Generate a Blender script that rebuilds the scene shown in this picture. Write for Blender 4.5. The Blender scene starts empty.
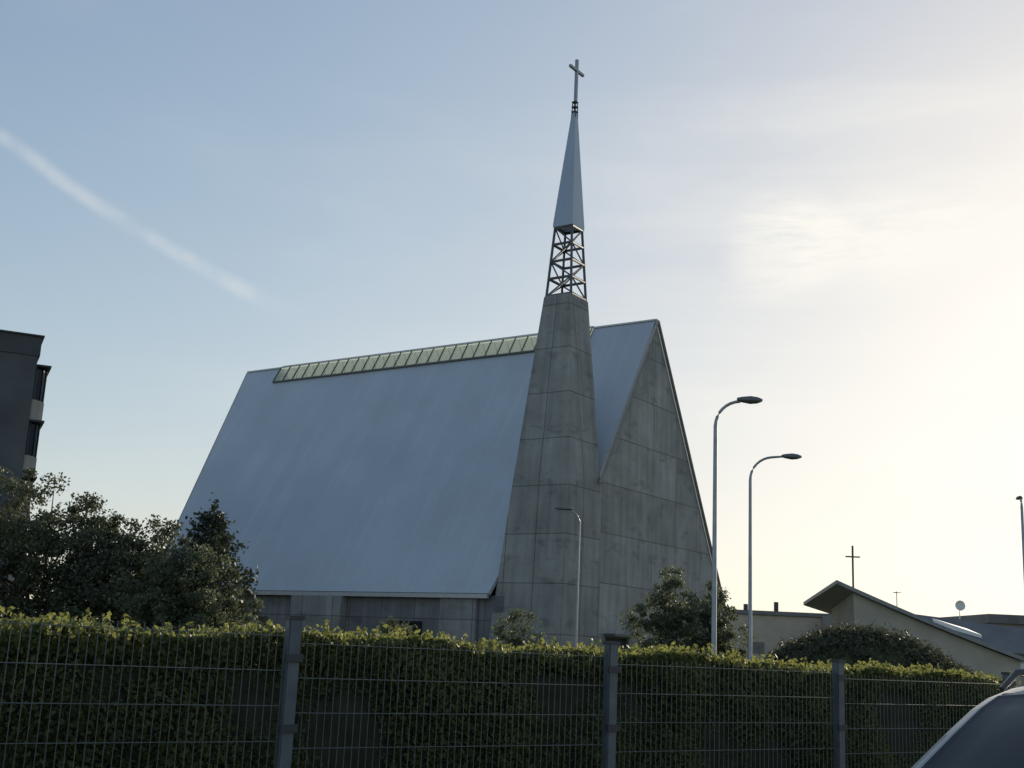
import bpy, bmesh, math, random
import numpy as np
from mathutils import Vector, Matrix
random.seed(7); rng=np.random.default_rng(7)
scene=bpy.context.scene
COL=scene.collection
EYE=1.7
# ------------------------------------------------------------ helpers
def link(o,parent=None):
    COL.objects.link(o)
    if parent: o.parent=parent
    return o
def empty(name,loc=(0,0,0),rz=0):
    e=bpy.data.objects.new(name,None); e.location=loc; e.rotation_euler=(0,0,rz); e.empty_display_size=.3
    return link(e)
def mesh_obj(name,verts,faces,mats,parent=None,midx=None,uvs=None,smooth=False):
    me=bpy.data.meshes.new(name); me.from_pydata([tuple(v) for v in verts],[],faces)
    for m in (mats if isinstance(mats,(list,tuple)) else [mats]): me.materials.append(m)
    if midx:
        for p,i in zip(me.polygons,midx): p.material_index=i
    if uvs:
        uv=me.uv_layers.new(name='UVMap')
        for p,fu in zip(me.polygons,uvs):
            for li,c in zip(p.loop_indices,fu): uv.data[li].uv=c
    if smooth:
        for p in me.polygons: p.use_smooth=True
    me.update()
    return link(bpy.data.objects.new(name,me),parent)
def bmobj(name,bm,mats,parent=None,smooth=False):
    me=bpy.data.meshes.new(name); bm.to_mesh(me); bm.free()
    for m in (mats if isinstance(mats,(list,tuple)) else [mats]): me.materials.append(m)
    if smooth:
        for p in me.polygons: p.use_smooth=True
    return link(bpy.data.objects.new(name,me),parent)
def add_box(bm,c,s,rz=0,mi=0):
    r=bmesh.ops.create_cube(bm,size=1)
    M=Matrix.Translation(c)@Matrix.Rotation(rz,4,'Z')@Matrix.Diagonal((s[0],s[1],s[2],1))
    bmesh.ops.transform(bm,matrix=M,verts=r['verts'])
    for f in {f for v in r['verts'] for f in v.link_faces}: f.material_index=mi
def box(name,c,s,mat,parent=None,rz=0,bev=0):
    bm=bmesh.new(); add_box(bm,c,s,rz)
    if bev: bmesh.ops.bevel(bm,geom=bm.edges[:],offset=bev,segments=2,affect='EDGES')
    return bmobj(name,bm,mat,parent)
def add_tube(bm,pts,radii,n=10,cap=True,mi=0):
    pts=[Vector(p) for p in pts]; rings=[]
    for i,p in enumerate(pts):
        a=pts[max(i-1,0)]; b=pts[min(i+1,len(pts)-1)]
        d=(b-a).normalized(); up=Vector((0,0,1)) if abs(d.z)<.9 else Vector((1,0,0))
        x=d.cross(up).normalized(); y=d.cross(x)
        rings.append([bm.verts.new(p+radii[i]*(math.cos(2*math.pi*k/n)*x+math.sin(2*math.pi*k/n)*y)) for k in range(n)])
    for i in range(len(rings)-1):
        for k in range(n):
            f=bm.faces.new((rings[i][k],rings[i][(k+1)%n],rings[i+1][(k+1)%n],rings[i+1][k])); f.material_index=mi; f.smooth=True
    if cap:
        for r in (rings[0],rings[-1]):
            try: bm.faces.new(r).material_index=mi
            except: pass
# ------------------------------------------------------------ materials
def newmat(name):
    m=bpy.data.materials.new(name); m.use_nodes=True
    return m,m.node_tree.nodes,m.node_tree.links,m.node_tree.nodes['Principled BSDF']
def simple(name,col,rough=.6,metal=0,var=.25,scale=3,bump=.0,spec=.5):
    m,N,L,P=newmat(name)
    P.inputs['Roughness'].default_value=rough; P.inputs['Metallic'].default_value=metal
    P.inputs['Specular IOR Level'].default_value=spec
    tc=N.new('ShaderNodeTexCoord'); no=N.new('ShaderNodeTexNoise'); no.inputs['Scale'].default_value=scale; no.inputs['Detail'].default_value=6
    L.new(tc.outputs['Object'],no.inputs['Vector'])
    r=N.new('ShaderNodeValToRGB'); r.color_ramp.elements[0].position=.3; r.color_ramp.elements[1].position=.72
    r.color_ramp.elements[0].color=[c*(1-var) for c in col]+[1]; r.color_ramp.elements[1].color=[min(1,c*(1+var)) for c in col]+[1]
    L.new(no.outputs['Fac'],r.inputs['Fac']); L.new(r.outputs['Color'],P.inputs['Base Color'])
    if bump:
        b=N.new('ShaderNodeBump'); b.inputs['Strength'].default_value=bump; L.new(no.outputs['Fac'],b.inputs['Height']); L.new(b.outputs['Normal'],P.inputs['Normal'])
    return m
def concrete(name,col,bw=2.4,bh=2.7,var=.12,offset=0.0):
    m,N,L,P=newmat(name); P.inputs['Roughness'].default_value=.85; P.inputs['Specular IOR Level'].default_value=.25
    uv=N.new('ShaderNodeUVMap')
    br=N.new('ShaderNodeTexBrick'); br.offset=offset; br.squash=1
    br.inputs['Color1'].default_value=[c*(1-var) for c in col]+[1]; br.inputs['Color2'].default_value=[c*(1+var) for c in col]+[1]
    br.inputs['Mortar'].default_value=[c*.5 for c in col]+[1]
    br.inputs['Scale'].default_value=1; br.inputs['Mortar Size'].default_value=.034; br.inputs['Mortar Smooth'].default_value=.5
    br.inputs['Brick Width'].default_value=bw; br.inputs['Row Height'].default_value=bh; br.inputs['Bias'].default_value=0
    L.new(uv.outputs[0],br.inputs['Vector'])
    n1=N.new('ShaderNodeTexNoise'); n1.inputs['Scale'].default_value=.45; n1.inputs['Detail'].default_value=7; n1.inputs['Roughness'].default_value=.55
    L.new(uv.outputs[0],n1.inputs['Vector'])
    r1=N.new('ShaderNodeMapRange'); r1.inputs[1].default_value=.3; r1.inputs[2].default_value=.7; r1.inputs[3].default_value=.78; r1.inputs[4].default_value=1.18
    L.new(n1.outputs['Fac'],r1.inputs[0])
    mp=N.new('ShaderNodeMapping'); mp.inputs['Scale'].default_value=(1.6,.12,1); L.new(uv.outputs[0],mp.inputs[0])
    n2=N.new('ShaderNodeTexNoise'); n2.inputs['Scale'].default_value=1.5; n2.inputs['Detail'].default_value=5; L.new(mp.outputs[0],n2.inputs['Vector'])
    r2=N.new('ShaderNodeMapRange'); r2.inputs[1].default_value=.35; r2.inputs[2].default_value=.7; r2.inputs[3].default_value=.84; r2.inputs[4].default_value=1.1
    L.new(n2.outputs['Fac'],r2.inputs[0])
    n3=N.new('ShaderNodeTexNoise'); n3.inputs['Scale'].default_value=.9; n3.inputs['Detail'].default_value=4
    mp3=N.new('ShaderNodeMapping'); mp3.inputs['Location'].default_value=(7.3,2.2,0); mp3.inputs['Scale'].default_value=(.8,1.6,1); L.new(uv.outputs[0],mp3.inputs[0]); L.new(mp3.outputs[0],n3.inputs['Vector'])
    r3=N.new('ShaderNodeMapRange'); r3.inputs[1].default_value=.58; r3.inputs[2].default_value=.66; r3.inputs[3].default_value=1; r3.inputs[4].default_value=.78; L.new(n3.outputs['Fac'],r3.inputs[0])
    a=N.new('ShaderNodeMath'); a.operation='MULTIPLY'; L.new(r1.outputs[0],a.inputs[0]); L.new(r2.outputs[0],a.inputs[1])
    a2=N.new('ShaderNodeMath'); a2.operation='MULTIPLY'; L.new(a.outputs[0],a2.inputs[0]); L.new(r3.outputs[0],a2.inputs[1])
    def frac(out,period,shift):
        d=N.new('ShaderNodeMath'); d.operation='DIVIDE'; d.inputs[1].default_value=period; L.new(out,d.inputs[0])
        ad=N.new('ShaderNodeMath'); ad.operation='ADD'; ad.inputs[1].default_value=shift; L.new(d.outputs[0],ad.inputs[0])
        f=N.new('ShaderNodeMath'); f.operation='FRACT'; L.new(ad.outputs[0],f.inputs[0])
        s=N.new('ShaderNodeMath'); s.operation='SUBTRACT'; s.inputs[1].default_value=.5; L.new(f.outputs[0],s.inputs[0])
        mlt=N.new('ShaderNodeMath'); mlt.operation='MULTIPLY'; mlt.inputs[1].default_value=period; L.new(s.outputs[0],mlt.inputs[0])
        sq=N.new('ShaderNodeMath'); sq.operation='POWER'; sq.inputs[1].default_value=2; 
        ab=N.new('ShaderNodeMath'); ab.operation='ABSOLUTE'; L.new(mlt.outputs[0],ab.inputs[0]); L.new(ab.outputs[0],sq.inputs[0]); return sq.outputs[0]
    sp=N.new('ShaderNodeSeparateXYZ'); L.new(uv.outputs[0],sp.inputs[0])
    fx=frac(sp.outputs[0],bw/2,.0); fy=frac(sp.outputs[1],bh/2,.0)
    sm=N.new('ShaderNodeMath'); sm.operation='ADD'; L.new(fx,sm.inputs[0]); L.new(fy,sm.inputs[1])
    hl=N.new('ShaderNodeMapRange'); hl.inputs[1].default_value=.0008; hl.inputs[2].default_value=.003; hl.inputs[3].default_value=.72; hl.inputs[4].default_value=1; L.new(sm.outputs[0],hl.inputs[0])
    a3=N.new('ShaderNodeMath'); a3.operation='MULTIPLY'; L.new(a2.outputs[0],a3.inputs[0]); L.new(hl.outputs[0],a3.inputs[1])
    mx=N.new('ShaderNodeVectorMath'); mx.operation='SCALE'; L.new(br.outputs['Color'],mx.inputs[0]); L.new(a3.outputs[0],mx.inputs['Scale'])
    L.new(mx.outputs[0],P.inputs['Base Color'])
    n4=N.new('ShaderNodeTexNoise'); n4.inputs['Scale'].default_value=9; n4.inputs['Detail'].default_value=6; L.new(uv.outputs[0],n4.inputs['Vector'])
    b=N.new('ShaderNodeBump'); b.inputs['Strength'].default_value=.2; b.inputs['Distance'].default_value=.03; L.new(n4.outputs['Fac'],b.inputs['Height']); L.new(b.outputs['Normal'],P.inputs['Normal'])
    return m
def metal_roof(name,col,sp=.55,amp=.09):
    m,N,L,P=newmat(name); P.inputs['Roughness'].default_value=.42; P.inputs['Metallic'].default_value=.25
    uv=N.new('ShaderNodeUVMap')
    br=N.new('ShaderNodeTexBrick'); br.offset=.5
    br.inputs['Color1'].default_value=[c*.975 for c in col]+[1]; br.inputs['Color2'].default_value=[c*1.025 for c in col]+[1]
    br.inputs['Mortar'].default_value=[c*(1-amp) for c in col]+[1]; br.inputs['Mortar Size'].default_value=.025; br.inputs['Mortar Smooth'].default_value=.6
    br.inputs['Scale'].default_value=1; br.inputs['Brick Width'].default_value=6.5; br.inputs['Row Height'].default_value=sp
    mp=N.new('ShaderNodeMapping'); mp.inputs['Rotation'].default_value=(0,0,math.radians(90)); L.new(uv.outputs[0],mp.inputs[0]); L.new(mp.outputs[0],br.inputs['Vector'])
    n=N.new('ShaderNodeTexNoise'); n.inputs['Scale'].default_value=.25; n.inputs['Detail'].default_value=7; L.new(uv.outputs[0],n.inputs['Vector'])
    r=N.new('ShaderNodeMapRange'); r.inputs[1].default_value=.3; r.inputs[2].default_value=.7; r.inputs[3].default_value=.92; r.inputs[4].default_value=1.06; L.new(n.outputs['Fac'],r.inputs[0])
    mx=N.new('ShaderNodeVectorMath'); mx.operation='SCALE'; L.new(br.outputs['Color'],mx.inputs[0]); L.new(r.outputs[0],mx.inputs['Scale']); L.new(mx.outputs[0],P.inputs['Base Color'])
    r2=N.new('ShaderNodeMapRange'); r2.inputs[1].default_value=.3; r2.inputs[2].default_value=.7; r2.inputs[3].default_value=.38; r2.inputs[4].default_value=.5; L.new(n.outputs['Fac'],r2.inputs[0]); L.new(r2.outputs[0],P.inputs['Roughness'])
    b=N.new('ShaderNodeBump'); b.inputs['Strength'].default_value=.2; b.inputs['Distance'].default_value=.03; b.invert=True; L.new(br.outputs['Fac'],b.inputs['Height']); L.new(b.outputs['Normal'],P.inputs['Normal'])
    return m
def leafmat(name,dark,light,trans,fac=.4,scale=1.2):
    m,N,L,P=newmat(name); P.inputs['Roughness'].default_value=.55; P.inputs['Specular IOR Level'].default_value=.3
    g=N.new('ShaderNodeNewGeometry'); tc=N.new('ShaderNodeTexCoord')
    no=N.new('ShaderNodeTexNoise'); no.inputs['Scale'].default_value=scale; no.inputs['Detail'].default_value=3; L.new(tc.outputs['Object'],no.inputs['Vector'])
    ad=N.new('ShaderNodeMath'); ad.operation='MULTIPLY_ADD'; ad.inputs[1].default_value=.5; L.new(g.outputs['Random Per Island'],ad.inputs[0]); L.new(no.outputs['Fac'],ad.inputs[2])
    r=N.new('ShaderNodeValToRGB'); r.color_ramp.elements[0].position=.4; r.color_ramp.elements[1].position=1.0
    r.color_ramp.elements[0].color=list(dark)+[1]; r.color_ramp.elements[1].color=list(light)+[1]
    L.new(ad.outputs[0],r.inputs['Fac']); L.new(r.outputs['Color'],P.inputs['Base Color'])
    t=N.new('ShaderNodeBsdfTranslucent'); 
    t.inputs['Color'].default_value=list(trans)+[1]
    ms=N.new('ShaderNodeMixShader'); ms.inputs[0].default_value=fac
    L.new(P.outputs[0],ms.inputs[1]); L.new(t.outputs[0],ms.inputs[2]); L.new(ms.outputs[0],N['Material Output'].inputs['Surface'])
    return m
M_conc=concrete('concrete_gable',(.35,.35,.33),bw=3.0,bh=2.75,var=.10)
M_tow=concrete('concrete_tower',(.315,.32,.305),bw=1.9,bh=2.6,var=.07)
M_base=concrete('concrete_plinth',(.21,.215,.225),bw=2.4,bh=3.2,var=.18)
M_roof=metal_roof('roof_metal',(.48,.52,.56))
M_spire=metal_roof('spire_metal',(.38,.44,.52),sp=.4,amp=.05)
M_trim=simple('metal_trim',(.5,.52,.54),.45,.3,.08)
M_steel=simple('galvanised_steel',(.16,.165,.17),.5,.5,.15)
M_dark=simple('dark_metal',(.05,.055,.06),.5,.3,.2)
M_cross=simple('cross_metal',(.30,.32,.34),.4,.4,.1)
M_pole=simple('lamp_pole_galvanised',(.34,.36,.38),.5,.5,.15)
M_post=simple('fence_post_paint',(.11,.13,.145),.5,.2,.25,8)
M_wire=simple('fence_wire',(.14,.155,.155),.5,.3,.2)
M_bark=simple('bark',(.07,.055,.04),.9,0,.4,8,.4)
M_grass=simple('grass_ground',(.06,.075,.03),.95,0,.4,.8,.4)
M_asph=simple('asphalt',(.05,.05,.052),.9,0,.25,6,.3)
M_kerb=simple('kerb_concrete',(.28,.28,.27),.9,0,.15,3)
M_paint=simple('road_paint',(.75,.75,.72),.7,0,.1,5)
M_winD=simple('dark_window_glass',(.02,.023,.027),.12,0,.2,1)
M_beige=simple('beige_render',(.42,.385,.32),.9,0,.12,.8)
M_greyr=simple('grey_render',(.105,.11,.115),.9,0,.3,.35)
M_white=simple('white_panel',(.78,.78,.77),.6,0,.06)
M_droof=simple('dark_sheet_roof',(.15,.155,.16),.6,.1,.2,.7)
# ------------------------------------------------------------ ground
def sheet(name,x0,x1,y0,y1,z,mat,parent=None,rz=0,loc=(0,0,0)):
    o=mesh_obj(name,[(x0,y0,z),(x1,y0,z),(x1,y1,z),(x0,y1,z)],[(0,1,2,3)],mat,parent); o.location=loc; o.rotation_euler=(0,0,rz); return o
sheet('ground',-1500,1500,-1500,1500,0,M_grass)
FA=math.atan2(.5884,.8086)     # fence line direction
FP=Vector((-1.23,7.28,0))
pk=sheet('parking_lot',-40,40,-30,-.35,.004,M_asph,None,FA,FP)
kb=box('kerb',(0,-.28,.06),(80,.14,.12),M_kerb,None,0,.015); kb.location=FP; kb.rotation_euler=(0,0,FA)
rd=sheet('road',-200,200,-3.5,3.5,.004,M_asph,None,math.radians(8),(4,42,0))
bm=bmesh.new()
for i in range(-30,31): 
    v=[bm.verts.new(p) for p in ((i*6,-.06,.008),(i*6+3,-.06,.008),(i*6+3,.06,.008),(i*6,.06,.008))]; bm.faces.new(v)
rm=bmobj('road_marking',bm,M_paint); rm.rotation_euler=(0,0,math.radians(8)); rm.location=(4,42,0)
for s in (-1,1):
    k=box('kerb',(0,s*3.57,.06),(400,.14,.12),M_kerb,None,0,.015); k.rotation_euler=(0,0,math.radians(8)); k.location=(4,42,0)
# ------------------------------------------------------------ church
CH=empty('church',(8.65,70.9,0),math.atan2(.826,.567))
# local: x=t (across gable, + away right), y=s (along ridge), z up
RZ=20+EYE; EZ=2.85+EYE; W=10.3
sl=W/(RZ-EZ)
TZ=9.1+EYE; tt=-(RZ-TZ)*sl
Ls,Lr=31.7,35.3
sk=1.25
def rt(z,side=-1): return side*(RZ-z)*sl
slen=math.hypot(W,RZ-EZ)
def roofuv(t,s,z): return (s,(RZ-z)*slen/(RZ-EZ))
def end_s(z): return Ls+(Lr-Ls)*(z-EZ)/(RZ-EZ)
V=[];F=[];U=[]
def quad(ps):
    b=len(V); V.extend(ps); F.append(tuple(range(b,b+len(ps)))); U.append([roofuv(*p) for p in ps])
zs=RZ-sk
S0,S1=4.4,31.6
for sd in (-1,1):
    lowz = TZ-.25 if sd<0 else EZ
    quad([(rt(RZ,sd),0,RZ),(rt(RZ,sd),S0,RZ),(rt(lowz,sd),S0,lowz),(rt(lowz,sd),0,lowz)])
    quad([(rt(zs,sd),S0,zs),(rt(zs,sd),S1,zs),(rt(EZ,sd),S1,EZ),(rt(EZ,sd),S0,EZ)])
    quad([(0,S1,RZ),(0,end_s(RZ),RZ),(rt(EZ,sd),end_s(EZ),EZ),(rt(EZ,sd),S1,EZ)])
    if sd<0:
        quad([(rt(lowz,sd),3.2,lowz),(rt(lowz,sd),S0,lowz),(rt(EZ,sd),S0,EZ),(rt(EZ,sd),4.28,EZ)])
ro=mesh_obj('roof',V,F,M_roof,CH,uvs=U)
md=ro.modifiers.new('s','SOLIDIFY'); md.thickness=.22; md.offset=0
bm=bmesh.new()
add_box(bm,(-W-.02,(Ls+4.35)/2,EZ-.10),(.16,Ls-4.35,.22))
add_box(bm,(W+.02,Ls/2,EZ-.10),(.16,Ls,.22))
add_box(bm,(0,S0/2-.05,RZ+.13),(.30,S0+.1,.10)); add_box(bm,(0,(S1+Lr)/2,RZ+.13),(.3,Lr-S1,.1)); add_box(bm,(0,(S0+S1)/2,RZ+.20),(.16,S1-S0,.12))
for a,b in (((0,-.14,RZ+.06),(tt,-.14,TZ+.06)),((0,-.14,RZ+.06),(W,-.14,EZ+.06)),((0,Lr+.1,RZ+.05),(W,Ls+.1,EZ)),((0,Lr+.1,RZ+.05),(-W,Ls+.1,EZ))):
    add_tube(bm,[a,b],[.11,.11],4)
bmobj('roof_trim',bm,M_trim,CH)
# skylight
m,N,L,P=newmat('skylight_glass'); P.inputs['Base Color'].default_value=(.70,.73,.62,1); P.inputs['Roughness'].default_value=.2
tr=N.new('ShaderNodeBsdfTransparent'); tr.inputs['Color'].default_value=(.88,.92,.84,1); ms=N.new('ShaderNodeMixShader'); ms.inputs[0].default_value=.14
tl=N.new('ShaderNodeBsdfTranslucent'); tl.inputs['Color'].default_value=(.62,.68,.60,1); ms2=N.new('ShaderNodeMixShader'); ms2.inputs[0].default_value=.45
L.new(P.outputs[0],ms2.inputs[1]); L.new(tl.outputs[0],ms2.inputs[2]); L.new(ms2.outputs[0],ms.inputs[1]); L.new(tr.outputs[0],ms.inputs[2]); L.new(ms.outputs[0],N['Material Output'].inputs['Surface'])
M_sky=m
V=[];F=[]
for sd in (-1,1):
    b=len(V); o=sd*.14
    V+= [(rt(RZ-.02,sd)+o,S0,RZ+.08),(rt(RZ-.02,sd)+o,S1,RZ+.08),(rt(zs,sd)+o,S1,zs+.08),(rt(zs,sd)+o,S0,zs+.08)]; F.append((b,b+1,b+2,b+3))
mesh_obj('skylight_glazing',V,F,M_sky,CH)
bm=bmesh.new(); nb=28
for sd in (-1,1):
    o=sd*.18
    for i in range(nb+1):
        s=S0+(S1-S0)*i/nb
        add_tube(bm,[(o,s,RZ+.12),(rt(zs,sd)+o,s,zs+.1)],[.05]*2,4)
    add_tube(bm,[(rt(zs,sd)+o,S0,zs+.08),(rt(zs,sd)+o,S1,zs+.08)],[.08]*2,4)
bmobj('skylight_bars',bm,simple('skylight_bar_paint',(.16,.18,.17),.5,.2,.1),CH)
def wallpoly(name,pts,y,th,mat,parent):
    n=len(pts); V=[(p[0],y,p[1]) for p in pts]+[(p[0],y+th,p[1]) for p in pts]
    F=[tuple(range(n)),tuple(range(2*n-1,n-1,-1))]; U=[[(p[0],p[1]) for p in pts],[(p[0],p[1]) for p in reversed(pts)]]
    for i in range(n):
        j=(i+1)%n; F.append((j,i,n+i,n+j)); U.append([(pts[j][0],pts[j][1]),(pts[i][0],pts[i][1]),(pts[i][0]+th,pts[i][1]),(pts[j][0]+th,pts[j][1])])
    return mesh_obj(name,V,F,mat,parent,uvs=U)
gp=[(-7.5,0),(-5.2,0),(-5.2,2.6),(-2.6,2.6),(-2.6,0),(W-.05,0),(W-.05,EZ),(0.0,RZ-.2),(tt+.02,TZ-.05),(-7.5,TZ-.05)]
wallpoly('gable_wall',gp,0,.35,M_conc,CH)
box('door',(-3.9,.22,1.3),(2.6,.08,2.6),M_dark,CH)
box('door_canopy',(-3.9,-.35,2.75),(3.0,.7,.14),M_steel,CH)
gp2=[(-W+.2,0),(W-.2,0),(W-.2,EZ),(0,RZ-.3),(-W+.2,EZ)]
wallpoly('rear_gable_wall',gp2,Ls-.6,.35,M_conc,CH)
def sidewall(t,y0,y1,z1,name,mat):
    V=[(t,y0,0),(t,y1,0),(t,y1,z1),(t,y0,z1)]; o=mesh_obj(name,V,[(0,1,2,3)],mat,CH,uvs=[[(v[1],v[2]) for v in V]])
    m=o.modifiers.new('s','SOLIDIFY'); m.thickness=.3; m.offset=0; return o
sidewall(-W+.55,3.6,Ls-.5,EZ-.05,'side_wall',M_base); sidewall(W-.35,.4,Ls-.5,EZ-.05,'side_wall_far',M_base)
def uvbox(name,t0,t1,s0,s1,z0,z1,mat):
    V=[(t0,s0,z0),(t1,s0,z0),(t1,s1,z0),(t0,s1,z0),(t0,s0,z1),(t1,s0,z1),(t1,s1,z1),(t0,s1,z1)]
    F=[(0,1,5,4),(1,2,6,5),(2,3,7,6),(3,0,4,7),(4,5,6,7),(3,2,1,0)]
    U=[[( (V[i][0]+V[i][1]*1.0),V[i][2]) for i in f] for f in F]
    return mesh_obj(name,V,F,mat,CH,uvs=U)
M_pier=concrete('concrete_pier',(.28,.285,.28),bw=2.4,bh=1.6)
uvbox('side_pier',-W-.15,-W+.35,14.6,18.6,0,EZ-.22,M_pier)
uvbox('side_pier_b',-W+.1,-W+.35,5.2,7.6,0,EZ-.22,M_pier)
for i,(s0,s1) in enumerate(((9,11.5),(21,23),(25,27))): box('side_window_%d'%i,(-W+.37,(s0+s1)/2,2.3),(.08,s1-s0,1.5),M_winD,CH)
# ------------- tower
zt=19.65+EYE
levels=[(0,-10.05,-6.0,-.05,4.65),(TZ-.05,-9.6,-6.28,-.05,3.55),(zt,-8.48,-6.5,1.0,2.73)]
V=[];F=[];U=[]
for z,ta,tb,sa,sb in levels: V+=[(ta,sa,z),(tb,sa,z),(tb,sb,z),(ta,sb,z)]
def tuv(i,k):
    t,s,z=V[i]; return ((t+10,z),(s+5.2,z),(-t,z),(s+.05,z))[k]
for l in range(2):
    b=l*4
    for k in range(4):
        a,c=b+k,b+(k+1)%4; f=(a,c,c+4,a+4); F.append(f); U.append([tuv(i,k) for i in f])
F.append((8,9,10,11)); U.append([(V[i][0],V[i][1]) for i in (8,9,10,11)])
mesh_obj('bell_tower_shaft',V,F,M_tow,CH,uvs=U)
# steel cage
tc_,sc_=-7.49,1.87
z0=zt; z1=23.96+EYE
bm=bmesh.new()
def hw(z): return .82+(.56-.82)*(z-z0)/(z1-z0)
cor=[(-1,-1),(1,-1),(1,1),(-1,1)]
def cp(k,z): h=hw(z); return (tc_+cor[k%4][0]*h,sc_+cor[k%4][1]*h,z)
for k in range(4): add_tube(bm,[cp(k,z0),cp(k,z1)],[.085]*2,6)
nl=4
for i in range(nl+1):
    z=z0+.08+(z1-z0-.16)*i/nl
    for k in range(4):
        add_tube(bm,[cp(k,z),cp(k+1,z)],[.08]*2,6)
        if i<nl:
            zz=z0+.08+(z1-z0-.16)*(i+1)/nl
            if (i+k)%2: add_tube(bm,[cp(k,z),cp(k+1,zz)],[.05]*2,6)
            else: add_tube(bm,[cp(k+1,z),cp(k,zz)],[.05]*2,6)
add_box(bm,(tc_,sc_,z0+.04),(1.9,1.66,.08))
bmobj('bell_cage',bm,M_steel,CH)
# spire
zA=z1; zB=31.2+EYE; dT=.22
V=[];U=[];F=[]
for z,h,o in ((zA-.05,.66,0),(zA+.15,.66,0),(zB,.13,dT)):
    V+=[(tc_+o+c[0]*h,sc_+c[1]*h,z) for c in cor]
for l in range(2):
    for k in range(4):
        a,c=l*4+k,l*4+(k+1)%4; f=(a,c,c+4,a+4); F.append(f); U.append([((V[i][0] if k%2==0 else V[i][1]),V[i][2]) for i in f])
F+= [(8,9,10,11),(3,2,1,0)]; U+=[[(0,0)]*4]*2
mesh_obj('spire',V,F,M_spire,CH,uvs=U)
bm=bmesh.new()
for c in cor: add_tube(bm,[(tc_+dT+c[0]*.13,sc_+c[1]*.13,zB-.3),(tc_+dT+c[0]*.10,sc_+c[1]*.10,zB+.75)],[.035]*2,6)
for z in (zB+.1,zB+.4,zB+.72): add_box(bm,(tc_+dT,sc_,z),(.30,.30,.05))
bmobj('spire_finial',bm,M_dark,CH)
bm=bmesh.new()
zc=34.0+EYE; xc=tc_+dT+.05
add_box(bm,(xc,sc_,(32.0+34.7)/2+EYE),(.17,.17,2.7))
add_box(bm,(xc-.43,sc_,zc),(.69,.165,.165)); add_box(bm,(xc+.43,sc_,zc),(.69,.165,.165))
bmesh.ops.bevel(bm,geom=bm.edges[:],offset=.012,segments=1,affect='EDGES')
bmobj('cross',bm,M_cross,CH)
# ------------------------------------------------------------ apartment block (left)
AP=empty('apartment_building',(-24.35,60,0),math.radians(25))
top=14.65+EYE
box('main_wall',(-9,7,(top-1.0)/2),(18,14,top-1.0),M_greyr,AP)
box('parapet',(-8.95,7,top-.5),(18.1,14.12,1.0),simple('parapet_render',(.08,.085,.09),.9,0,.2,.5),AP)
box('parapet_cap',(-8.95,7,top+.04),(18.3,14.3,.08),M_dark,AP)
bm=bmesh.new()
for fl in range(6):
    z=top-1.35-fl*2.9
    if z<2: break
    for y in (2.0,8.8):
        r1,r2=1.32,1.24
        def prism(r,za,zb,mi):
            n=16; vs=[[bm.verts.new((-.60+r*math.cos(2*math.pi*k/n+.2),y+r*math.sin(2*math.pi*k/n+.2),zz)) for k in range(n)] for zz in (za,zb)]
            for k in range(n):
                f=bm.faces.new((vs[0][k],vs[0][(k+1)%n],vs[1][(k+1)%n],vs[1][k])); f.material_index=mi
            bm.faces.new(vs[1]).material_index=mi; bm.faces.new(list(reversed(vs[0]))).material_index=mi
        prism(r2,z-1.75,z,1)
        prism(r1,z-2.87,z-1.75,0)
        for k in range(16):
            a=2*math.pi*k/16+.2; add_box(bm,(-.60+r2*math.cos(a),y+r2*math.sin(a),z-.87),(.09,.09,1.72),a,2)
        add_box(bm,(-.08,y,z+.03),(1.7,2.5,.1),0,2)
bmobj('bay_windows',bm,[M_beige,M_winD,M_dark],AP)
bm=bmesh.new()
for fl in range(5):
    z=top-3.2-fl*2.9
    for x in (-8,-13): add_box(bm,(x,-.01,z),(1.6,.06,1.4))
bmobj('windows',bm,M_winD,AP)
# ------------------------------------------------------------ street lamps
def lamp(loc,h,arm,adir,r0=.085,head=1.0):
    e=empty('street_lamp',loc,adir)
    bm=bmesh.new()
    rr=min(arm*.75,1.0)
    pts=[(0,0,0),(0,0,1.2),(0,0,1.25),(0,0,h-rr)]; rad=[r0*1.25,r0*1.25,r0,r0*.75]
    for i in range(1,9):
        a=math.radians(85*i/8); pts.append((rr*(1-math.cos(a)),0,h-rr+rr*math.sin(a)*.98)); rad.append(r0*.6)
    pts.append((arm-.35,0,h+.03)); rad.append(r0*.5)
    add_tube(bm,pts,rad,10); add_box(bm,(0,0,.03),(.35,.35,.06))
    bmobj('pole',bm,M_pole,e)
    bm=bmesh.new()
    secs=[(arm-.45,.05,.04),(arm-.30,.10,.07),(arm,.16,.10),(arm+.22,.15,.08),(arm+.36,.08,.04)]
    rings=[]
    for x,w,t in secs:
        w*=head;t*=head
        rings.append([bm.verts.new((x,yy,h+.05+zz)) for yy,zz in ((-w,-t*.5),(-w*.8,t*.5),(0,t),(w*.8,t*.5),(w,-t*.5),(w*.6,-t*.9),(-w*.6,-t*.9))])
    for i in range(len(rings)-1):
        for k in range(7):
            f=bm.faces.new((rings[i][k],rings[i][(k+1)%7],rings[i+1][(k+1)%7],rings[i+1][k])); f.smooth=True
    bm.faces.new(rings[0]); bm.faces.new(list(reversed(rings[-1])))
    bmesh.ops.recalc_face_normals(bm,faces=bm.faces[:])
    bmobj('lamp_head',bm,M_steel,e)
lamp((6.65,38.2,0),9.95,1.15,0,.085,1.3)
lamp((10.0,49.1,0),10.0,1.75,0,.085,1.3)
lamp((3.2,52,0),7.75,.75,math.pi,.05,.8)
lamp((24.85,57.6,0),10.0,.6,math.radians(75))
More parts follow.
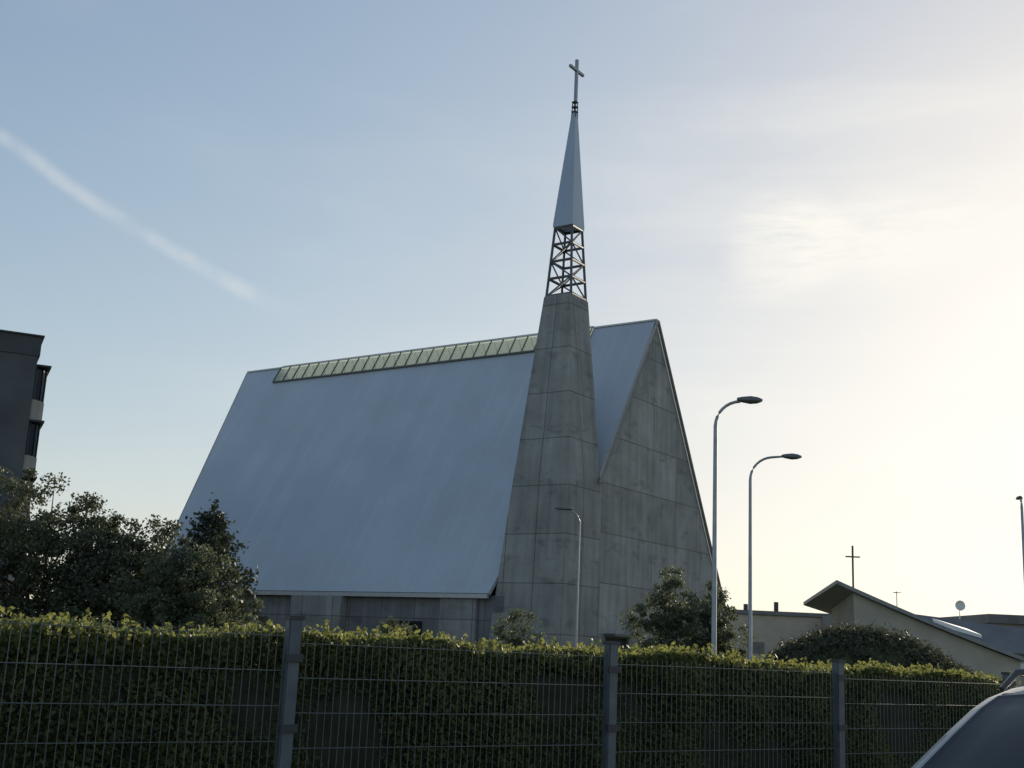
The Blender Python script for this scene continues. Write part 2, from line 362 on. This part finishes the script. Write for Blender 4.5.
# ------------------------------------------------------------ foliage
def leaves(name,pos,size,mat,parent=None):
    n=len(pos); d=rng.normal(size=(n,3)); 
    d/=np.linalg.norm(d,axis=1,keepdims=True)
    a=rng.normal(size=(n,3)); b=np.cross(d,a); b/=np.linalg.norm(b,axis=1,keepdims=True)
    s=(size*(.6+.8*rng.random(n)))[:,None]
    v=np.empty((n,4,3)); v[:,0]=pos-d*s*.5; v[:,1]=pos+b*s*.33+d*s*.05; v[:,2]=pos+d*s*.55; v[:,3]=pos-b*s*.33+d*s*.05
    me=bpy.data.meshes.new(name); me.vertices.add(n*4); me.vertices.foreach_set('co',v.reshape(-1))
    me.loops.add(n*4); me.loops.foreach_set('vertex_index',np.arange(n*4,dtype=np.int32))
    me.polygons.add(n); me.polygons.foreach_set('loop_start',np.arange(0,n*4,4,dtype=np.int32)); me.polygons.foreach_set('loop_total',np.full(n,4,dtype=np.int32))
    me.update(calc_edges=True); me.materials.append(mat)
    return link(bpy.data.objects.new(name,me),parent)
LM_hedge=leafmat('hedge_leaves',(.042,.054,.024),(.12,.14,.06),(.33,.35,.10),.40,2.2)
LM_tree=leafmat('tree_leaves',(.036,.046,.034),(.12,.135,.085),(.13,.15,.08),.30,.9)
LM_young=leafmat('young_tree_leaves',(.045,.058,.04),(.14,.155,.10),(.17,.20,.11),.34,.9)
LM_pine=leafmat('pine_needles',(.028,.038,.033),(.065,.08,.055),(.06,.08,.04),.2,1.5)
LM_far=leafmat('shrub_leaves',(.045,.048,.036),(.11,.11,.07),(.11,.12,.06),.22,.5)
def crown(blobs,nclump,nleaf,cr,bottom=.25):
    w=np.array([b[3]*b[4]*b[5] for b in blobs]); w=w/w.sum(); out=[];cl=[]
    for i in range(nclump):
        b=blobs[rng.choice(len(blobs),p=w)]
        d=rng.normal(size=3); d/=np.linalg.norm(d); r=rng.random()**.4
        c=np.array(b[:3])+d*r*np.array(b[3:6]); 
        if c[2]<bottom: c[2]=bottom+rng.random()*.3
        cl.append(c); k=int(nleaf*(.5+rng.random())); rad=cr*(.5+rng.random()*.9)
        q=rng.normal(size=(k,3)); q/=np.linalg.norm(q,axis=1,keepdims=True); q*=(rng.random(k)**.5)[:,None]*rad*np.array([1,1,.75])
        out.append(c+q)
    return np.concatenate(out),cl
def tree(name,loc,blobs,nclump,nleaf,cr,lsize,mat,trunk=.12,stems=1,limbs=12):
    e=empty(name,loc)
    pos,cl=crown(blobs,nclump,nleaf,cr)
    leaves('foliage',pos,lsize,mat,e)
    bm=bmesh.new()
    for s in range(stems):
        a=2*math.pi*s/max(1,stems); base=Vector((.15*math.cos(a),.15*math.sin(a),0)) if stems>1 else Vector()
        tgt=blobs[s%len(blobs)]; tp=Vector((tgt[0],tgt[1],tgt[2]+tgt[5]*.4))
        pts=[base+(tp-base)*f+Vector((random.uniform(-.1,.1),random.uniform(-.1,.1),0))*(0<f<1) for f in (0,.25,.5,.75,1)]
        add_tube(bm,pts,[trunk*f for f in (1.2,.9,.65,.42,.12)],8)
        for _ in range(limbs):
            c=Vector(cl[random.randrange(len(cl))]); f=random.uniform(.2,.75); st=base+(tp-base)*f
            mid=(st+c)/2+Vector((0,0,.12)); add_tube(bm,[st,mid,c],[trunk*.35,trunk*.22,trunk*.06],5)
    bmobj('trunk',bm,M_bark,e,True)
    return e
tree('deciduous_tree',(-12.6,32,0),[(-.1,0,4.0,1.8,1.6,1.95),(1.3,.3,3.4,1.7,1.6,1.75),(-2.2,0,3.8,1.6,1.5,1.9),(2.2,0,2.5,1.4,1.4,1.5),(0,0,1.6,3.2,1.6,1.4)],480,140,.36,.085,LM_tree,.14,3)
tree('deciduous_tree',(-10.0,33,0),[(0,0,3.5,1.2,1.2,1.5),(.95,0,3.3,1.0,1.0,1.3),(-.9,0,3.1,1.0,1,1.5),(0,0,1.4,2.0,1.2,1.3)],320,125,.33,.08,LM_tree,.11,2)
tree('deciduous_tree',(-7.8,31,0),[(-.1,0,2.7,1.2,1.2,1.25),(.65,0,1.8,1.25,1.2,1.2),(-1.1,0,2.4,1.2,1.2,1.3),(.1,0,1.0,1.7,1.2,.9)],290,120,.32,.08,LM_young,.10,2)
def pine(loc,H,R):
    e=empty('pine_tree',loc); bm=bmesh.new(); add_tube(bm,[(0,0,0),(.05,0,H*.5),(0,0,H)],[.10,.07,.015],8)
    P=[]
    nw=int(H/.33)
    for i in range(nw):
        z=.8+(H-.9)*i/nw; r=R*(1-(z/H))**.8+.16
        for k in range(7):
            a=2*math.pi*k/7+i*.7+random.uniform(-.3,.3); rr=r*random.uniform(.6,1.2)
            tip=Vector((math.cos(a)*rr,math.sin(a)*rr,z+.3*rr)); add_tube(bm,[(0,0,z),tip],[.022,.006],4)
            n=int(80*rr/1.0)+30; f=rng.random(n)**.6
            q=np.array([tip.x,tip.y,0])[None]*f[:,None]; q[:,2]=z+.3*rr*f; q+=rng.normal(size=(n,3))*.085; P.append(q)
    P.append(np.array([0,0,H])+rng.normal(size=(50,3))*np.array([.07,.07,.12]))
    bmobj('trunk',bm,M_bark,e,True); leaves('needles',np.concatenate(P),.11,LM_pine,e)
pine((-7.85,32.3,0),5.1,1.9)
tree('young_tree',(6.9,50,0),[(0,0,4.1,1.0,1.0,1.35),(-.6,0,3.0,1.2,1.1,1.2),(.6,0,3.1,1.0,1,1.2),(0,0,1.8,1.45,1,1.0)],170,80,.34,.11,LM_young,.08,2)
tree('young_tree',(8.95,51.5,0),[(0,0,3.7,.9,.9,1.4),(.35,0,2.4,1.2,1,1.2),(-.5,0,2.2,1.0,1,1.1)],150,80,.32,.11,LM_young,.08,2)
tree('shrub',(-3.5,40,0),[(0,0,2.0,.7,.6,.75),(.5,0,1.6,.7,.6,.6),(0,0,1.2,1.0,.7,.8)],80,50,.24,.09,LM_young,.04,3,5)
tree('shrub',(.55,40,0),[(0,0,2.3,.8,.6,.8),(-.5,0,1.9,.7,.6,.6),(.7,0,1.6,.7,.6,.6),(0,0,1.2,1.2,.7,.8)],110,50,.26,.09,LM_young,.04,3,5)
# overgrown mound at right
V=[];F=[];nx,ny=48,14
def mz(i,j):
    u=i/(nx-1);v=j/(ny-1)
    prof=math.sin(math.pi*min(1,max(0,u)))**.6*(1-.22*u)
    return 3.6*prof*math.sin(math.pi*v)**.6+.12*math.sin(i*1.9+j)*.6
MX0,MW=11.4,10.8
for j in range(ny):
    for i in range(nx): V.append((MX0+MW*i/(nx-1),53+6*j/(ny-1),mz(i,j)-.12))
for j in range(ny-1):
    for i in range(nx-1): a=j*nx+i; F.append((a,a+1,a+nx+1,a+nx))
MD=empty('overgrown_mound')
mesh_obj('soil',V,F,M_grass,MD,smooth=True)
Pm=[]
for _ in range(900):
    a,b=rng.random()*(nx-1),rng.random()*(ny-1); k=int(20+30*rng.random()); rad=.12+.28*rng.random()
    c=np.array([MX0+MW*a/(nx-1),53+6*b/(ny-1),mz(a,b)-.02+.1*rng.random()]); q=rng.normal(size=(k,3))*rad*np.array([.6,.6,.55]); Pm.append(c+q)
leaves('growth',np.concatenate(Pm),.13,LM_far,MD)
bl=[]
for i in range(70): x=-170+i*5+random.uniform(-2,2); bl.append((x,190+random.uniform(-8,8),2.6,3.6,3,2.2+random.random()*1.3))
pos,_=crown(bl,1500,26,1.3); leaves('distant_trees',pos,.7,LM_far)
# ------------------------------------------------------------ hedge
HG=empty('hedge',FP,FA)
def htop(a): return EYE+.03-.10*max(0,(a-2.5))/6.0+.02*math.sin(a*2.1)+.015*math.sin(a*5.3+1)
A0,A1=-12.0,8.3; y0h,y1h=.42,1.5
V=[];F=[];na=120
for i in range(na+1):
    a=A0+.12+(A1-A0-.24)*i/na; t=htop(a)-.13
    V+=[(a,y0h+.12,0.05),(a,y0h+.10,t-.1),(a,y0h+.25,t),(a,y1h-.2,t),(a,y1h-.08,t-.1),(a,y1h-.1,.05)]
for i in range(na):
    for k in range(5): b=i*6+k; F.append((b,b+1,b+7,b+6))
F+=[(0,1,2,3,4,5),tuple(na*6+k for k in (5,4,3,2,1,0))]
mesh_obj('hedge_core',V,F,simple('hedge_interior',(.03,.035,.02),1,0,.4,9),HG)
def pick(n,kind):
    a=A0+(A1-A0)*rng.random(n)
    dens=rng.random(n)
    a=np.where((a<-4)&(dens<.5),-4+(A1+4)*rng.random(n),a)
    t=np.array([htop(x) for x in a])
    lump=.05*np.sin(a*3.1)+.035*np.sin(a*7.7+2)
    if kind=='front':
        z=t*(1-rng.random(n)**1.35*.98); y=y0h+.03+np.abs(rng.normal(size=n))*.07+lump+.05*np.sin(z*6+a*2)
    elif kind=='back': z=t*rng.random(n); y=y1h-.03-np.abs(rng.normal(size=n))*.06
    else: z=t-.10+rng.normal(size=n)*.04+.03*np.sin(a*9.0)*rng.random(n); y=y0h+(y1h-y0h)*rng.random(n)
    return np.stack([a,y,z],1)
P=np.concatenate([pick(140000,'front'),pick(12000,'back'),pick(80000,'top')])
sp=[]
for _ in range(1600):
    a=random.uniform(-5,A1); y=random.uniform(y0h,y1h) if random.random()<.5 else y0h+random.uniform(-.06,.2); h=min(.10,abs(random.gauss(0,.042)))+.01; lean=random.uniform(-.05,.05)
    k=6+int(h*90); f=rng.random(k)
    sp.append(np.stack([a+lean*f+rng.normal(size=k)*.014,y+rng.normal(size=k)*.014,htop(a)-.05+f*(h+.03)],1))
P=np.concatenate([P]+sp)
leaves('hedge_leaves',P,.036,LM_hedge,HG)
n=2500; ends=np.stack([np.where(rng.random(n)<.5,A0,A1)+rng.normal(size=n)*.05,y0h+(y1h-y0h)*rng.random(n),1.65*rng.random(n)],1); leaves('hedge_end_leaves',ends,.05,LM_hedge,HG)
# ------------------------------------------------------------ fence
FE=empty('mesh_fence',FP,FA)
bm=bmesh.new(); tops=[1.90,1.88,1.85,1.82,1.77,1.72,1.68,1.65,1.62]
for i,k in enumerate(range(-3,6)):
    add_box(bm,(k*2.5,0,tops[i]/2),(.085,.07,tops[i])); add_box(bm,(k*2.5,0,tops[i]+.012),(.095,.08,.024),0,1)
    for z in (.3,.75,1.2,1.6): add_box(bm,(k*2.5,-.041,z),(.11,.014,.045),0,1)
bmesh.ops.bevel(bm,geom=[e for e in bm.edges if e.calc_length()>.5],offset=.008,segments=2,affect='EDGES')
bmobj('posts',bm,[M_post,M_dark],FE)
vv=[];ff=[]
def prism(a,b,r):
    a=Vector(a);b=Vector(b); d=(b-a).normalized(); x=Vector((0,1,0)); y=d.cross(x).normalized(); base=len(vv)
    for p in (a,b):
        for k in range(5): an=2*math.pi*k/5; vv.append(p+r*(math.cos(an)*x+math.sin(an)*y))
    for k in range(5): ff.append((base+k,base+(k+1)%5,base+5+(k+1)%5,base+5+k))
for pi in range(8):
    x0=(pi-3)*2.5+.05; x1=x0+2.4; zt_=(tops[pi]+tops[pi+1])/2-.07
    for i in range(49): x=x0+i*.05; prism((x,0,.06),(x,0,zt_),.0025)
    for j in range(10):
        z=zt_-.04-j*.2
        if z<.05: break
        for y in (-.005,.005): prism((x0,y,z),(x1,y,z),.0022)
mesh_obj('wire_panels',vv,ff,M_wire,FE)
# ------------------------------------------------------------ car
m,N,L,P=newmat('car_paint'); P.inputs['Base Color'].default_value=(.26,.275,.285,1); P.inputs['Metallic'].default_value=.4; P.inputs['Roughness'].default_value=.34; P.inputs['Coat Weight'].default_value=.35; P.inputs['Coat Roughness'].default_value=.1
M_car=m
m,N,L,P=newmat('car_glass'); P.inputs['Base Color'].default_value=(.03,.034,.036,1); P.inputs['Roughness'].default_value=.04; P.inputs['IOR'].default_value=1.42
M_cg=m
M_rub=simple('rubber',(.02,.02,.02),.85); M_rim=simple('alloy_rim',(.45,.46,.47),.35,.8,.05)
CD=Vector((-.84,-.54,0)).normalized()
CAR=empty('parked_car',(1.60,5.72,0.0),math.atan2(-CD.y,-CD.x))   # local +x = rearwards
ST=[(0.0,.62,.50,.50,.60,.62),(.06,.76,.58,.62,.70,.73),(.25,.84,.66,.70,.80,.84),(.7,.89,.80,.74,.90,.95),(1.1,.905,.92,.76,.99,1.03),
    (1.22,.905,.95,.765,1.03,1.08),(1.40,.905,.965,.735,1.17,1.22),(1.62,.905,.975,.70,1.33,1.385),(1.84,.905,.985,.675,1.475,1.53),(1.98,.905,.99,.66,1.545,1.60),(2.2,.905,.995,.65,1.605,1.655),
    (2.75,.905,1.0,.64,1.64,1.695),(2.85,.905,1.0,.64,1.642,1.697),(3.6,.905,1.02,.63,1.625,1.68),(3.7,.90,1.03,.63,1.62,1.675),(4.1,.89,1.05,.62,1.58,1.63),(4.22,.88,1.06,.62,1.50,1.54),(4.42,.86,1.06,.68,1.14,1.15),(4.50,.84,.98,.70,1.02,1.03),(4.56,.80,.75,.68,.80,.80),(4.56,.74,.35,.66,.4,.4)]
rows=[]
bm=bmesh.new()
for x,hwid,zb,ty,te,tcz in ST:
    half=[(0,.22),(hwid*.86,.22),(hwid*.97,.34),(hwid,min(.62,zb-.05)),(hwid*.985,zb-.02),(hwid*.965,zb+.015),(ty+(hwid*.965-ty)*.12,zb+(te-zb)*.86),(ty,te),(ty*.89,te+(tcz-te)*.34),(ty*.62,te+(tcz-te)*.72),(ty*.31,te+(tcz-te)*.94),(0,tcz)]
    rows.append([bm.verts.new((x,y,z)) for y,z in half]+[bm.verts.new((x,-y,z)) for y,z in half[-2:0:-1]])
n=len(rows[0]); H=11
gl=[]
for i in range(len(rows)-1):
    for k in range(n):
        k2=(k+1)%n; kk=k if k<H else n-1-k
        f=bm.faces.new((rows[i][k],rows[i+1][k],rows[i+1][k2],rows[i][k2])); f.smooth=True
        x0=ST[i][0]; g=False
        if kk in (8,9,10) and 1.2<x0<1.9: g=True
        if kk in (8,9,10) and 4.2<x0<4.4: g=True
        if kk==5 and ((1.6<x0<2.7) or (2.8<x0<3.55) or (3.65<x0<4.05)): g=True
        if g: f.material_index=1; gl.append(f)
bm.faces.new(rows[0]); bm.faces.new(list(reversed(rows[-1])))
bmesh.ops.recalc_face_normals(bm,faces=bm.faces[:])
r=bmesh.ops.inset_region(bm,faces=gl,thickness=.03,depth=-.008,use_even_offset=True)
for f in r['faces']: f.material_index=2; f.smooth=False
bmobj('body',bm,[M_car,M_cg,M_dark],CAR)
bm=bmesh.new()
for s in (-1,1):
    add_tube(bm,[(2.05,s*.61,1.60),(2.2,s*.61,1.70),(3.0,s*.60,1.745),(3.85,s*.59,1.71),(4.0,s*.59,1.62)],[.018,.022,.022,.022,.018],8)
    add_box(bm,(1.75,s*1.0,1.02),(.14,.22,.15)); add_box(bm,(.0,s*.52,.62),(.10,.30,.13)) ; add_box(bm,(4.53,s*.66,.9),(.08,.2,.28))
    add_tube(bm,[(1.24,s*.05-.25,1.10),(1.33,s*.05+.35,1.175)],[.008,.006],5)
add_box(bm,(0,0,.42),(.08,1.1,.16))
bmobj('rails_mirrors_trim',bm,M_dark,CAR)
for wi,(x,s) in enumerate(((.85,-1),(.85,1),(3.6,-1),(3.6,1))):
    bm=bmesh.new(); prof=[(.20,.10),(.30,.11),(.335,.08),(.335,-.08),(.30,-.11),(.20,-.10)]; nn=28; rg=[]
    for k in range(nn):
        a=2*math.pi*k/nn; rg.append([bm.verts.new((x+r*math.cos(a),s*.82+w,.338+r*math.sin(a))) for r,w in prof])
    for k in range(nn):
        for j in range(6):
            f=bm.faces.new((rg[k][j],rg[(k+1)%nn][j],rg[(k+1)%nn][(j+1)%6],rg[k][(j+1)%6])); f.smooth=True
    for k in range(5):
        a=2*math.pi*k/5; add_tube(bm,[(x,s*.90,.338),(x+.21*math.cos(a),s*.89,.338+.21*math.sin(a))],[.035,.025],6,True,1)
    add_tube(bm,[(x,s*.80,.338),(x,s*.92,.338)],[.06,.05],12,True,1)
    bmobj('wheel_%d'%wi,bm,[M_rub,M_rim],CAR)
# ------------------------------------------------------------ background buildings (right)
LB=empty('low_building')
box('walls',(34.0,116,2.9),(26,12,5.8),M_beige,LB)
box('roof_fascia',(34.0,116,6.0),(26.5,12.5,.35),M_droof,LB)
bm=bmesh.new()
for i in range(9): add_box(bm,(23+i*2.7,109.98,2.9),(1.3,.08,1.0))
bmobj('windows',bm,simple('haze_tinted_window',(.14,.14,.14),.3),LB)  # panes paler than dark glass: distance haze is put into the colour
box('stair_block',(30.4,107.5,2.95),(3.2,4.5,5.9),simple('grey_block',(.25,.245,.235),.9),LB)
bm=bmesh.new()
for x,z in ((22.4,.6),(25.2,.9),(33,.7)): add_box(bm,(x,112,6.2+z/2),(.35,.35,z))
bmobj('roof_vents',bm,M_dark,LB)
RB=empty('long_building')
box('walls',(55,104,2.75),(32,14,5.5),simple('brown_render',(.28,.26,.235),.9,0,.15,.5),RB)
box('roof',(55,104,5.85),(32.6,14.6,.7),M_droof,RB)
bm=bmesh.new()
for i in range(10): add_box(bm,(41+i*3,96.97,3.6),(1.8,.08,1.3))
bmobj('windows',bm,M_winD,RB)
# parish hall with the wedge roof
PH=empty('wedge_roof_hall')
A=Vector((19.15,70,4.77+EYE)); B=Vector((29.9,70.5,.85+EYE))
V=[];F=[];ns=14
for i in range(ns+1):
    u=i/ns; x=A.x+(B.x-A.x)*u; z=A.z+(B.z-A.z)*(u*1.12-.12*u*u)
    yf=69.6; V+=[(x,yf,z),(x,yf,z-.22),(x+.3+1.5*u,yf+9,z+.1*u-.9*(1-u)),(x+.3+1.5*u,yf+9,z-.2-.9*(1-u))]
for i in range(ns):
    b=i*4; F+=[(b,b+4,b+5,b+1),(b,b+2,b+6,b+4),(b+1,b+5,b+7,b+3),(b+2,b+3,b+7,b+6)]
F+=[(0,1,3,2),(ns*4,ns*4+2,ns*4+3,ns*4+1)]
mesh_obj('wedge_roof',V,F,simple('roof_sheet_light',(.24,.25,.26),.5,.2,.15),PH)
V=[];F=[]
for i in range(ns+1):
    u=.10+.88*i/ns; x=A.x+(B.x-A.x)*u; z=A.z+(B.z-A.z)*(u*1.12-.12*u*u)-.25
    V+=[(x,70,0),(x,70,z),(x+.6,77,0),(x+.6,77,z-.6*(1-u))]
for i in range(ns): b=i*4; F+=[(b,b+4,b+5,b+1),(b+2,b+3,b+7,b+6)]
F+=[(0,1,3,2),(ns*4,ns*4+2,ns*4+3,ns*4+1)]
mesh_obj('walls',V,F,M_beige,PH)
V=[(24.2,74,5.0),(34.5,74,4.1),(33.5,72,2.6),(27.0,72,3.1),(24.2,84,5.0),(34.5,84,4.1)]
mesh_obj('wing_roof',V,[(0,3,2,1),(0,1,5,4)],M_droof,PH)
box('wing_wall',(30.5,73.6,1.3),(6.5,2.6,2.6),M_beige,PH)
box('wing_windows',(31.0,72.26,1.9),(4.6,.06,.7),M_white,PH)
mesh_obj('rooflight_sunlit_white',[(25.2,71.4,4.62),(28.1,71.4,3.78),(27.6,72.4,4.15),(25.4,71.4,4.25),(28.1,71.4,3.60)],[(0,3,4,1),(0,1,2)],M_white,PH)  # skylight catching the sun; that sunlight is put into its white colour
RC=empty('roof_cross',(20.5,71,0)); bm=bmesh.new(); add_box(bm,(0,0,6.0),(.09,.09,5.2)); add_box(bm,(-.23,0,7.95),(.38,.08,.08)); add_box(bm,(.23,0,7.95),(.38,.08,.08)); bmobj('cross',bm,M_dark,RC)
AN=empty('tv_antenna',(34.4,106,6.2)); bm=bmesh.new(); add_tube(bm,[(0,0,-.5),(0,0,2.0)],[.04,.03],6)
for i in range(5): add_tube(bm,[(-.35+.06*i,-.2+.15*i,1.9),(.35-.06*i,-.2+.15*i,1.9)],[.02,.02],5)
add_tube(bm,[(0,-.2,1.9),(0,.6,1.9)],[.02,.02],5); bmobj('antenna',bm,M_dark,AN)
SD=empty('satellite_dish',(37.6,100,6.2)); bm=bmesh.new(); rg=[]
for j in range(1,5):
    r=.42*j/4; rg.append([bm.verts.new((r*math.cos(2*math.pi*k/20),.10*(1-(r/.42)**2)-.2,.7+r*math.sin(2*math.pi*k/20))) for k in range(20)])
bm.faces.new(rg[0])
for j in range(3):
    for k in range(20): bm.faces.new((rg[j][k],rg[j][(k+1)%20],rg[j+1][(k+1)%20],rg[j+1][k]))
add_tube(bm,[(0,0,-.4),(0,0,.7)],[.04,.03],6); add_tube(bm,[(0,-.2,.4),(0,-.6,.65)],[.015,.015],5); bmobj('dish',bm,M_white,SD)
# ------------------------------------------------------------ sun + sky
AZ=math.radians(32.5); EL=math.radians(15)
sd=Vector((math.sin(AZ)*math.cos(EL),math.cos(AZ)*math.cos(EL),math.sin(EL)))
sun=bpy.data.lights.new('sun','SUN'); sun.energy=4.4; sun.angle=math.radians(.5); sun.color=(1,.87,.66)
so=link(bpy.data.objects.new('sun',sun)); so.rotation_euler=(-sd).to_track_quat('-Z','Y').to_euler(); so.location=(40,60,40)
w=bpy.data.worlds.new('World'); scene.world=w; w.use_nodes=True; N=w.node_tree.nodes; L=w.node_tree.links
bg=N['Background']; bg.inputs['Strength'].default_value=.15
st=N.new('ShaderNodeTexSky'); st.sky_type='NISHITA'; st.sun_disc=False; st.sun_elevation=EL; st.sun_rotation=AZ; st.dust_density=.75; st.air_density=1.0; st.ozone_density=1.0
tc=N.new('ShaderNodeTexCoord')
# soft highlight roll-off of the very bright aureole
gn=N.new('ShaderNodeVectorMath'); gn.operation='MULTIPLY'; L.new(st.outputs[0],gn.inputs[0]); gn.inputs[1].default_value=(1.55,1.62,1.84)
sc=N.new('ShaderNodeVectorMath'); sc.operation='MULTIPLY_ADD'; L.new(gn.outputs[0],sc.inputs[0]); sc.inputs[1].default_value=(.106,.110,.120); sc.inputs[2].default_value=(1,1,1)
dv=N.new('ShaderNodeVectorMath'); dv.operation='DIVIDE'; L.new(gn.outputs[0],dv.inputs[0]); L.new(sc.outputs[0],dv.inputs[1])
def M(op,a,b=None,c=None):
    n=N.new('ShaderNodeMath'); n.operation=op
    for i,x in enumerate((a,b,c)):
        if x is None: continue
        if isinstance(x,(int,float)): n.inputs[i].default_value=x
        else: L.new(x,n.inputs[i])
    return n.outputs[0]
def MR(x,a,b,c,d,smooth=True):
    n=N.new('ShaderNodeMapRange'); n.interpolation_type='SMOOTHSTEP' if smooth else 'LINEAR'; L.new(x,n.inputs[0])
    for i,v in zip((1,2,3,4),(a,b,c,d)): n.inputs[i].default_value=v
    return n.outputs[0]
def DOT(v):
    n=N.new('ShaderNodeVectorMath'); n.operation='DOT_PRODUCT'; L.new(tc.outputs['Generated'],n.inputs[0]); n.inputs[1].default_value=v; return n.outputs['Value']
def NOISE(scale,vs,detail=6,rough=.55,rot=(0,0,0),loc=(0,0,0)):
    mp=N.new('ShaderNodeMapping'); mp.inputs['Scale'].default_value=vs; mp.inputs['Rotation'].default_value=rot; mp.inputs['Location'].default_value=loc; L.new(tc.outputs['Generated'],mp.inputs[0])
    n=N.new('ShaderNodeTexNoise'); n.inputs['Scale'].default_value=scale; n.inputs['Detail'].default_value=detail; n.inputs['Roughness'].default_value=rough; L.new(mp.outputs[0],n.inputs['Vector']); return n.outputs['Fac']
sx=N.new('ShaderNodeSeparateXYZ'); L.new(tc.outputs['Generated'],sx.inputs[0])
# contrail
d0=DOT((-.4827,.1449,-.8638)); wob=NOISE(9,(1,1,1),4)
d1=M('ADD',d0,M('MULTIPLY_ADD',wob,.012,-.006)); 
d1=M('SUBTRACT',d1,M('MULTIPLY',M('SUBTRACT',1.0,M('POWER',M('ABSOLUTE',M('DIVIDE',M('ADD',sx.outputs[0],.297),.1)),2.0)),.007))
ad=M('ABSOLUTE',d1)
ct=M('MULTIPLY',MR(ad,.0003,.0095,1,0),MR(sx.outputs[0],-.24,-.165,1,0))
ct=M('MULTIPLY',ct,MR(NOISE(26,(1,1,1),6),.3,.65,.3,1))
ct=M('MULTIPLY',ct,.24)
ct=M('MULTIPLY',ct,MR(sx.outputs[1],.2,.5,0,1))
# wispy cirrus on the sunny side: thin streaks in a low band
nz=NOISE(7.0,(1.0,1.0,5.0),10,.68,(0,.35,0),(1.3,.2,.4))
band=M('MULTIPLY',MR(sx.outputs[2],.285,.325,0,1),MR(sx.outputs[2],.335,.375,1,0))
p1=M('MULTIPLY',M('MULTIPLY',MR(DOT((.3600,.8720,.331)),.985,.9985,0,1),band),MR(nz,.36,.62,0,1))
p2=M('MULTIPLY',MR(DOT((.2152,.920,.3270)),.9982,.99985,0,1),MR(nz,.34,.60,0,1))
c1=M('ADD',M('MULTIPLY',p1,1.0),M('MULTIPLY',p2,.6))
m2=MR(DOT((.45,.85,.2)),.85,.99,0,1)
c2=M('MULTIPLY',M('MULTIPLY',MR(NOISE(2.3,(1,1,7),8,.62,(0,-.12,0),(4,1,2)),.42,.72,0,1),m2),.45)
c3=M('MULTIPLY',MR(NOISE(2.1,(1,1,4),5,.6,(0,.1,0),(9,3,1)),.45,.8,0,1),.10)
cl=M('MINIMUM',M('ADD',M('ADD',ct,c1),M('ADD',c2,c3)),.95)
mix=N.new('ShaderNodeMix'); mix.data_type='RGBA'; L.new(cl,mix.inputs[0]); L.new(dv.outputs[0],mix.inputs[6]); mix.inputs[7].default_value=(6.6,6.4,5.9,1)
L.new(mix.outputs[2],bg.inputs['Color'])
# ------------------------------------------------------------ camera
cam=bpy.data.cameras.new('camera'); co=link(bpy.data.objects.new('camera',cam))
cam.sensor_width=36; cam.lens=1200*36/1024; cam.clip_end=4000; cam.clip_start=.1
co.matrix_world=Matrix.Translation((0,0,EYE))@Matrix.Rotation(math.radians(90)+math.atan(.2217),4,'X')@Matrix.Rotation(.045,4,'Z')
scene.camera=co
scene.view_settings.view_transform='Standard'; scene.view_settings.look='None'; scene.view_settings.exposure=0
